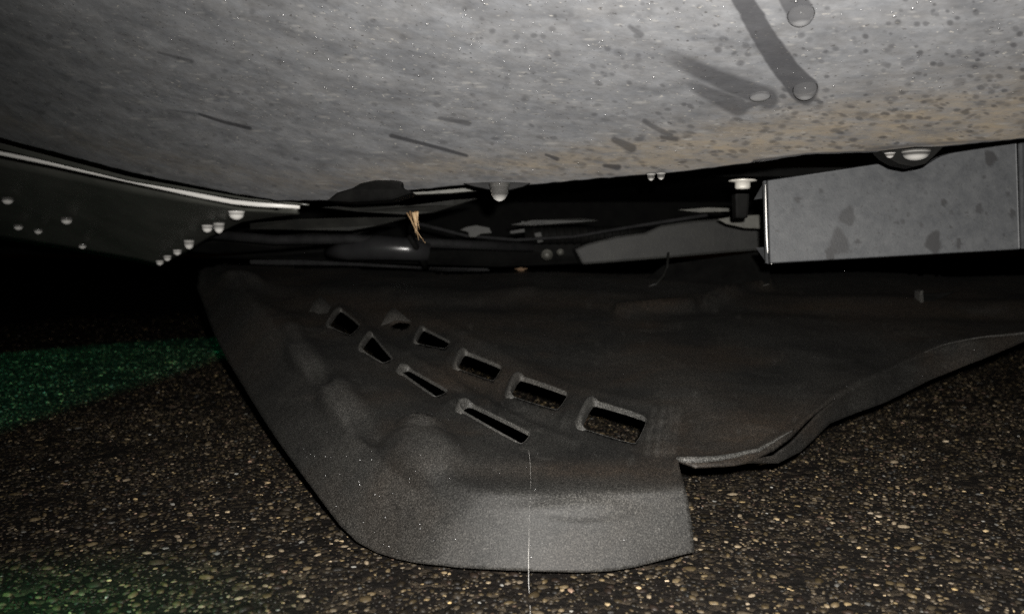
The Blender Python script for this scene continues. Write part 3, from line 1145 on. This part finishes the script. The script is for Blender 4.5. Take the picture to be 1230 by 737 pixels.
def build_tray():
    pts, edges = [], []

    def loop(poly, step):
        idx = []
        n = len(poly)
        for i in range(n):
            a, b = poly[i], poly[(i + 1) % n]
            m = max(1, int(math.hypot(b[0] - a[0], b[1] - a[1]) / step))
            for k in range(m):
                idx.append(len(pts))
                f = k / m
                pts.append((a[0] * (1 - f) + b[0] * f, a[1] * (1 - f) + b[1] * f))
        for i in range(len(idx)):
            edges.append((idx[i], idx[(i + 1) % len(idx)]))
    loop(OUT, 3.5)
    for h in CUTS:
        loop(h, 2.5)
    gy = np.arange(314, 690, 3.0)
    G = []
    for r, y in enumerate(gy):
        st = 3.2
        G.append(np.stack([np.arange(230 + (r % 2) * st / 2, 1402, st), np.full(len(np.arange(230 + (r % 2) * st / 2, 1402, st)), y)], -1))
    G = np.concatenate(G)
    G += rng.uniform(-.4, .4, G.shape)
    k = inside(G[:, 0], G[:, 1], OUT)
    d, _ = seg_dist(G[:, 0], G[:, 1], OUT + OUT[:1])
    k &= d > 2.8
    for h in CUTS:
        k &= ~inside(G[:, 0], G[:, 1], h)
        d, _ = seg_dist(G[:, 0], G[:, 1], h + h[:1])
        k &= d > 1.7
    pts += [tuple(p) for p in G[k]]
    vo, _, fo, *_ = delaunay_2d_cdt([Vector(p) for p in pts], edges, [], 0, 1e-5)
    q = np.array([tuple(v) for v in vo])
    fo = np.array(fo)
    c = q[fo].mean(1)
    e1, e2 = q[fo[:, 1]] - q[fo[:, 0]], q[fo[:, 2]] - q[fo[:, 0]]
    keep = inside(c[:, 0], c[:, 1], OUT) & (np.abs(e1[:, 0] * e2[:, 1] - e1[:, 1] * e2[:, 0]) > .5)
    for h in CUTS:
        keep &= ~inside(c[:, 0], c[:, 1], h)
    fo = fo[keep]
    V, N = tray_pts(q[:, 0], q[:, 1])
    # faces towards the lens side
    a = np.cross(V[fo[0, 1]] - V[fo[0, 0]], V[fo[0, 2]] - V[fo[0, 0]])
    if a @ N[fo[0, 0]] < 0:
        fo = fo[:, ::-1]
    me = mesh('shield_panel', V, fo.tolist())
    X_, Y_ = q[:, 0], q[:, 1]
    g = lambda x, y, rx, ry, a=0: np.exp(-((((X_ - x) * np.cos(a) + (Y_ - y) * np.sin(a)) / rx) ** 2 + ((-(X_ - x) * np.sin(a) + (Y_ - y) * np.cos(a)) / ry) ** 2))
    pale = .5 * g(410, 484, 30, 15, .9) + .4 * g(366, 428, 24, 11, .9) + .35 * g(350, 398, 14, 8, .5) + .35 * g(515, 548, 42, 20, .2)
    pale += .9 * g(505, 513, 19, 3.5, .05) + .35 * g(700, 600, 60, 14) + .5 * g(292, 338, 24, 5, .15) + .35 * g(243, 335, 5, 20)  # also paints the dome's ring highlight and the lip's soft highlight
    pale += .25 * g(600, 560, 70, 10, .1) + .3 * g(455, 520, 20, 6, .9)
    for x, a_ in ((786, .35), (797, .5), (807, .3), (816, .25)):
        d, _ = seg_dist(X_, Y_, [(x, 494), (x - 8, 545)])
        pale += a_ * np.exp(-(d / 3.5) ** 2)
    for k in range(70):
        x, y = rng.uniform(330, 1200), rng.uniform(345, 560)
        an, ln = rng.normal(-.05, .35), rng.uniform(8, 70)
        d, t_ = seg_dist(X_, Y_, [(x, y), (x + ln * math.cos(an), y + ln * .35 * math.sin(an))])
        pale += rng.uniform(.06, .30) * np.exp(-(d / rng.uniform(1.2, 3.0)) ** 2)
    for k in range(130):
        x, y = rng.uniform(300, 1180), rng.uniform(350, 660)
        pale += rng.uniform(.15, .6) * g(x, y, *rng.uniform(1.2, 3.2, 2))
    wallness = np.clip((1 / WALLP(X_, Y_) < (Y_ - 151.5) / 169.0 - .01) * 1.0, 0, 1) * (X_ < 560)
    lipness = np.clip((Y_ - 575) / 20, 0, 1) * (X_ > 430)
    pale += .22 * np.maximum(wallness, lipness * .6)  # wall and lip lightened to paint the light they catch
    brown = .7 * g(700, 566, 130, 11, .02) + .55 * g(1080, 375, 130, 22) + .6 * g(920, 520, 90, 22, -.5) + .5 * g(478, 374, 18, 9) + .4 * g(640, 360, 90, 9)
    brown += .6 * g(810, 540, 40, 14) + 1.0 * g(788, 367, 46, 5, -.06) + .5 * g(1130, 355, 40, 10)
    for k in range(40):
        x, y = rng.uniform(330, 1230), rng.uniform(335, 560)
        brown += rng.uniform(.15, .5) * g(x, y, rng.uniform(10, 60), rng.uniform(3, 12), rng.normal(0, .15))
    ca = me.color_attributes.new('dust_and_light', 'FLOAT_COLOR', 'POINT')
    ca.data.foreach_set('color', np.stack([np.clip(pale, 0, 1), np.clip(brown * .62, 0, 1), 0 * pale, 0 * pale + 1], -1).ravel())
    bm = bmesh.new()
    bm.from_mesh(me)
    bmesh.ops.delete(bm, geom=[v for v in bm.verts if not v.link_faces], context='VERTS')
    bm.to_mesh(me)
    bm.free()
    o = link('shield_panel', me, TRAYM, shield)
    so = o.modifiers.new('thickness', 'SOLIDIFY')
    so.thickness = .0014
    so.offset = -1
    print('tray faces', len(fo))


build_tray()


def louvre(poly, key):
    n = len(poly)
    q = np.array(poly)
    cx, cy = q.mean(0)
    tang = np.roll(q, -1, 0) - np.roll(q, 1, 0)
    nr = np.stack([tang[:, 1], -tang[:, 0]], -1)
    nr /= np.linalg.norm(nr, axis=1, keepdims=True) + 1e-9
    if ((q - [cx, cy]) * nr).sum() < 0:
        nr = -nr
    size = math.sqrt(abs(np.cross(q[0] - q[n // 2], q[n // 4] - q[3 * n // 4])) if False else np.ptp(q[:, 0]) * np.ptp(q[:, 1]))
    sc_ = np.clip(size / 55, .45, 1.0)
    # raised most on the upper-left side, flush at the lower right
    lw = np.clip(.06 - 1.0 * (nr[:, 0] * .88 + nr[:, 1] * .40), .0, 1.0)
    lw = .5 * lw + .25 * np.roll(lw, 1) + .25 * np.roll(lw, -1)
    prof = [(9.5, -.0006), (7.2, .0010), (4.8, .0029), (2.4, .0035), (.5, .0024), (-.3, .0004), (-.4, -.0022)]
    rings = []
    for o_, h in prof:
        pp = q + nr * (o_ * sc_ * np.where(o_ > 0, .03 + 1.15 * lw, 1))[:, None]
        v, _ = tray_pts(pp[:, 0], pp[:, 1], (h * lw * sc_ * 1.5 + .00012) if h > 0 else h + 0 * lw)
        rings.append(v)
    V = np.concatenate(rings)
    fs = []
    for j in range(len(prof) - 1):
        for i in range(n):
            fs.append((j * n + i, j * n + (i + 1) % n, (j + 1) * n + (i + 1) % n, (j + 1) * n + i))
    me = mesh('vent_rim', V, fs)
    bm = bmesh.new()
    bm.from_mesh(me)
    bmesh.ops.recalc_face_normals(bm, faces=bm.faces)
    bm.to_mesh(me)
    bm.free()
    link('vent_rim', me, RIMM, shield)


def densify(poly, step=2.0):
    out = []
    for i in range(len(poly)):
        a, b = poly[i], poly[(i + 1) % len(poly)]
        m = max(1, int(math.hypot(b[0] - a[0], b[1] - a[1]) / step))
        out += [(a[0] + (b[0] - a[0]) * k / m, a[1] + (b[1] - a[1]) * k / m) for k in range(m)]
    return out


for hood in ([(457, 386), (464, 375), (470, 368.5), (476, 370), (484, 377), (494, 386), (486, 384.5), (476, 382), (467, 384)],
             [(371, 372), (377, 362), (384, 354), (391, 357), (398, 365), (394, 374), (383, 375)]):
    v0, _ = tray_pts(np.array([h[0] for h in hood]), np.array([h[1] for h in hood]))
    cxh, cyh = np.mean([h[0] for h in hood]), np.mean([h[1] for h in hood])
    inner = [(x + (cxh - x) * .45 - 1.5, y + (cyh - y) * .45 - 1.5) for x, y in hood]
    v1, _ = tray_pts(np.array([h[0] for h in inner]), np.array([h[1] for h in inner]), np.full(len(inner), .0035))
    nh = len(hood)
    link('louvre_hood', mesh('louvre_hood', np.concatenate([v0, v1]),
                             [(i, (i + 1) % nh, nh + (i + 1) % nh, nh + i) for i in range(nh)] + [tuple(range(nh, 2 * nh))]), RIMM, shield)

for kk, hh in RH.items():
    louvre(densify(hh), kk)


rr_ = densify([(813, 555), (822, 557), (840, 557), (862, 555), (885, 550.5), (908, 544), (926, 534), (948, 520), (962, 508)], 5)
rr_ = rr_[:[i for i, p in enumerate(rr_) if p[0] > 955][0]]
vr, _ = tray_pts(np.array([p[0] for p in rr_]), np.array([p[1] for p in rr_]), np.full(len(rr_), .0003))
tube('rolled_rim', [Vector(v) for v in vr], [.0022 * (1 - .9 * (i / len(rr_)) ** 1.2) * (min(1, .55 + i / 3)) for i in range(len(rr_))], RIMM, shield, n=10)
r2 = densify([(1110, 423), (1130, 416), (1180, 407), (1235, 401), (1320, 392)], 8)
r2 = [p for i, p in enumerate(r2) if p[0] >= r2[max(i - 1, 0)][0]]
vr, _ = tray_pts(np.array([p[0] for p in r2]), np.array([p[1] for p in r2]), np.full(len(r2), .0004))
tube('rolled_rim', [Vector(v) for v in vr], [.0001 + .0022 * (i / len(r2)) for i in range(len(r2))], RIMM, shield, n=8)


def on_tray(x, y, lift=0.0):
    v, n = tray_pts(np.array([x]), np.array([y]), np.array([lift]))
    return Vector(v[0]), Vector(n[0])


tube('flap_edge', [P(846, 361.5, .868), P(882, 352, .868), P(924, 341, .857)], [.0004, .0008, .0008], RIMM, shield, n=6)  # lighter tube stands in for the highlight on the flap's edge
tube('wire_hook', [P(803, 303, .90), P(801, 320, .895), P(797, 332, .89), P(788, 341, .885), P(779, 344, .885)], .0014, STEEL, shield, n=6)
# little upright tab at the right rear, upper plate at the rear
slab('notch', [(1108, 353, .80), (1148, 350, .805), (1130, 358, .80), (1110, 367, .79)], .004, BLACK, shield, bev=.0004)
slab('tab', [(1105, 350, .798), (1109, 348, .798), (1110, 366, .788), (1106, 368, .788)], .012, RIMM, shield, bev=.0008)
slab('rear_flap', [(776, 335, .93), (798, 318, .93), (925, 300, .90), (925, 341, .86), (880, 351, .87), (848, 360, .87), (806, 350, .90)], .004, BLACK, shield, bev=.001)
slab('rear_edge', [(300, 312, 1.02), (360, 312, 1.02), (440, 316, 1.02), (520, 321, 1.02), (585, 322, 1.01), (590, 326, 1.01), (500, 325, 1.02), (430, 321, 1.02), (300, 317, 1.02)], .006, RUBBER, shield, bev=.001)

# ------------------------------------------------------------------ dry straw, fibre
def straw():
    t = empty('dry_straw', tuple(P(497, 257, .68)), 'torn tan scrap of dry straw hanging from the bracket under the bumper', 'straw')
    for pts in ([(492, 254), (495, 266), (499, 275), (505, 284), (511, 292)],
                [(497, 255), (499, 268), (501, 278), (503, 288)],
                [(489, 256), (494, 264), (498, 273), (500, 281)],
                [(500, 254), (501, 264), (504, 275)]):
        n = len(pts)
        r = [.0022 * (1 - .80 * i / (n - 1)) for i in range(n)]
        tube('straw_blade', [P(x, y, .68 + .003 * random.uniform(-1, 1)) for x, y in pts], r, LEAF, t, n=7, flat=.35)


straw()
fp = []
for x, y in [(634, 536), (635.5, 548), (637, 560), (637.5, 580), (637, 605), (636, 630), (635.5, 650), (635, 668), (635, 682)]:
    fp.append(on_tray(x, y, .0016)[0])
fp += [P(635, 700, .3665), P(636, 716, .363), P(637, 733, .345), P(636.5, 750, .332)]
o = tube('fibre', fp, [.00004, .00005, .00004, .00002, .00001, .00001, .00003, .00008, .0001, .0001, .0001, .0001, .00008], THREAD, None, n=6)
tag(o, 'thin pale fibre trailing over the front lip of the black shield', 'fibre')

# ------------------------------------------------------------------ water
def drop_mesh(w_, h_, neck=1.35):
    """hanging drop: wide meniscus above, round belly below"""
    r = w_ * .5
    prof = [(r * neck, h_ * .12), (r * neck, 0), (r * (.55 + .45 * neck), -h_ * .08), (r * 1.0, -h_ * .2)]
    prof += [(r * math.cos(a), -h_ * .2 - h_ * .8 * math.sin(a)) for a in (.2, .4, .6, .8, 1.0, 1.2, 1.38, 1.5)]
    return lathe_mesh('water_drop', prof, 22)


def hang(px, py, d, wpx, hpx, label, group, neck=1.35, mat=None):
    s = d / F
    o = link('water_drop', drop_mesh(wpx * s, hpx * s, neck), mat or GLINTW)
    o.location = P(px, py, d)
    tag(o, label, 'water drop', group)
    return o


def dome(px, py, rpx, flat, label, group, stretch=1.0, pt=None):
    p, n = pt if pt else bumper_point(px, py, 0)
    r = rpx * p.y / F
    bm = bmesh.new()
    bmesh.ops.create_uvsphere(bm, u_segments=24, v_segments=14, radius=1)
    for v in bm.verts:
        z = v.co.z
        v.co = Vector((v.co.x * r, v.co.y * r * stretch, (z * flat * r if z > 0 else z * .15 * r)))
    me = bpy.data.meshes.new('water_drop')
    bm.to_mesh(me)
    bm.free()
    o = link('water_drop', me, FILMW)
    o.location = p
    o.rotation_euler = n.to_track_quat('Z', 'Y').to_euler()
    return tag(o, label, 'water drop', group)


GB, GL, GE = 'water drops on the bumper', 'water drops on the dark lower lip', 'water beads along the rear edge of the lower lip'
hang(600, 222, .541, 22, 20, 'large hanging drop under the dark tab in the middle of the bumper edge', GB, 1.15)
dome(967, 106, 14.5, 1.0, 'large round drop at the end of the long dark washed streak', GB)
dome(962, 17, 16, .9, 'round drop near the top of the picture at the end of the short wide streak', GB)
dome(913, 116, 12.5, .25, 'flat dull drop left of the large round drop on the bumper', GB)
hang(1100, 182, .466, 30, 11, 'broad drop bulging from the bumper edge above the grey hanging panel', GB, 1.1)
hang(1069, 184, .468, 10, 6, 'small drop just left of the broad drop above the grey panel', GB)
hang(782, 209, .522, 9, 8, 'left one of two tiny bright drops on the bumper edge left of the pale bolt', GB)
hang(794, 208, .520, 9, 8, 'right one of two tiny bright drops on the bumper edge left of the pale bolt', GB)
LT = TPS(LIPT2 + LIPB, .001)
for x, y, r, lab in [(9, 240, 8, 'drop at the far left just below the bright trim'), (22, 272, 6.5, 'second lowest drop at the left end of the dark lip'),
                     (46, 277, 6, 'drop between two others on the middle of the dark lip'), (80, 264, 8, 'largest lone drop on the dark lip right of a pair'),
                     (99, 295, 5.5, 'lowest drop on the bottom edge of the dark lip')]:
    d = float(LT(np.array([x]), np.array([y]))[0]) - .020
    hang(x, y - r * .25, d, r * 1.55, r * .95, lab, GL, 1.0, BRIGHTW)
for i, (x, y, wd, hh_) in enumerate([(284, 252, 19, 13), (263, 266, 13, 15), (249, 269, 13, 11), (227, 287, 12, 13), (213, 299, 10, 8), (201, 306, 9, 8), (192, 312, 9, 7)]):
    lab = ['first and broadest bead of the row, just under the end of the bright trim', 'second bead from the bright trim, tall and bright',
           'third bead from the bright trim, left of the tall one', 'middle bead of the row along the lip edge, standing alone',
           'third bead from the lower end of the row', 'second bead from the lower end of the row', 'last and lowest bead of the row at the tip of the lip'][i]
    d = float(LT(np.array([x]), np.array([y]))[0]) - .022
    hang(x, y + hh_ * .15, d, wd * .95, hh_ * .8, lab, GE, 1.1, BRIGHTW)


def beads(name, P0, N0, R, label, mat=BEAD, flat=.6):
    """thousands of tiny beads: one mesh of low domes"""
    n = len(R)
    up = np.where(np.abs(N0[:, 2:3]) < .9, np.array([[0, 0, 1.]]), np.array([[1., 0, 0]]))
    A = np.cross(up, N0)
    A /= np.linalg.norm(A, axis=1, keepdims=True)
    B = np.cross(N0, A)
    K = 8
    vs = []
    for rr, hh_ in ((1.0, -.05), (.86, .42), (.5, .82)):
        for k in range(K):
            a = 2 * math.pi * k / K
            vs.append(P0 + (A * math.cos(a) + B * math.sin(a)) * (rr * R)[:, None] + N0 * (hh_ * flat * R)[:, None])
    vs.append(P0 + N0 * (flat * R)[:, None])
    V = np.stack(vs, 1)
    fs = []
    for j in range(2):
        for k in range(K):
            fs.append((j * K + k, j * K + (k + 1) % K, (j + 1) * K + (k + 1) % K))
            fs.append((j * K + k, (j + 1) * K + (k + 1) % K, (j + 1) * K + k))
    for k in range(K):
        fs.append((2 * K + k, 2 * K + (k + 1) % K, 3 * K))
    fc = (np.array(fs)[None] + (np.arange(n) * (3 * K + 1))[:, None, None]).reshape(-1, 3)
    o = link(name, mesh(name, V.reshape(-1, 3), fc.tolist()), mat)
    return tag(o, label, 'water', kind='stuff')


def bumper_beads():
    n = 620
    x = np.concatenate([rng.uniform(0, 1240, n // 2), rng.normal(560, 230, n // 2)])
    e = np.interp(x, [p[0] for p in BEDGE], [p[1] for p in BEDGE])
    y = -10 + (e + 6) * rng.random(len(x))
    D = BT(x, y)
    V = Pn(x, y, D)
    s = 2.0
    A = Pn(x + s, y, BT(x + s, y)) - V
    B = Pn(x, y + s, BT(x, y + s)) - V
    N = np.cross(A, B)
    N /= np.linalg.norm(N, axis=1, keepdims=True)
    N *= np.sign((N * (np.array([0, 0, H]) - V)).sum(1, keepdims=True))
    R = (.00020 + .0007 * rng.random(len(x)) ** 4)
    beads('water_beads', V, N, R, 'tiny water beads glinting all over the dusty bumper')


bumper_beads()


def tray_beads():
    n = 300
    x = np.concatenate([rng.normal(420, 90, n // 2), rng.uniform(380, 1180, n // 2)])
    y = np.concatenate([rng.uniform(420, 660, n // 2), rng.uniform(400, 670, n // 2)])
    k = inside(x, y, OUT)
    d, _ = seg_dist(x, y, OUT + OUT[:1])
    k &= d > 7
    for h in RH.values():
        k &= ~inside(x, y, h)
    x, y = x[k], y[k]
    V, N = tray_pts(x, y)
    R = (.0002 + .0006 * rng.random(len(x)) ** 3)
    beads('water_specks', V, N, R, 'fine water specks scattered over the black splash shield')


tray_beads()


# ------------------------------------------------------------------ added unseen green lamp behind the lens; its plate is put in to cut the beam
def added_lamp():
    t = empty('added_lamp', (-0.5, -1.45, 0.0), 'added unseen green lamp on a short post with a beam-cutting plate', 'lamp')
    tube('post', [(-.5, -1.53, 0), (-.5, -1.53, .64)], .02, BLACK, t)
    tube('housing', [(-.5, -1.56, .66), (-.5, -1.47, .645)], [.035, .05], BLACK, t, n=16)
    me = mesh('added_beam_plate', [(-.495, -1.10, .2), (-.26, -1.10, .2), (-.26, -1.10, .80), (-.495, -1.10, .80),
                              (-.495, -1.096, .2), (-.26, -1.096, .2), (-.26, -1.096, .80), (-.495, -1.096, .80)],
              [(0, 1, 2, 3), (7, 6, 5, 4), (0, 4, 5, 1), (1, 5, 6, 2), (2, 6, 7, 3), (3, 7, 4, 0)])
    link('added_beam_plate', me, BLACK, t, smooth=False)
    tube('bracket_arm', [(-.40, -1.53, .42), (-.30, -1.3, .42), (-.30, -1.10, .42)], .008, BLACK, t)
    g1 = light('green_patch_light', 'SPOT', (-0.5, -1.45, 0.64), 150.0, (0.05, 0.95, 0.52),
               spot_size=math.radians(42.0), spot_blend=0.03, shadow_soft_size=0.004)
    aim(g1, (-0.5, -0.46, 0.0))


added_lamp()
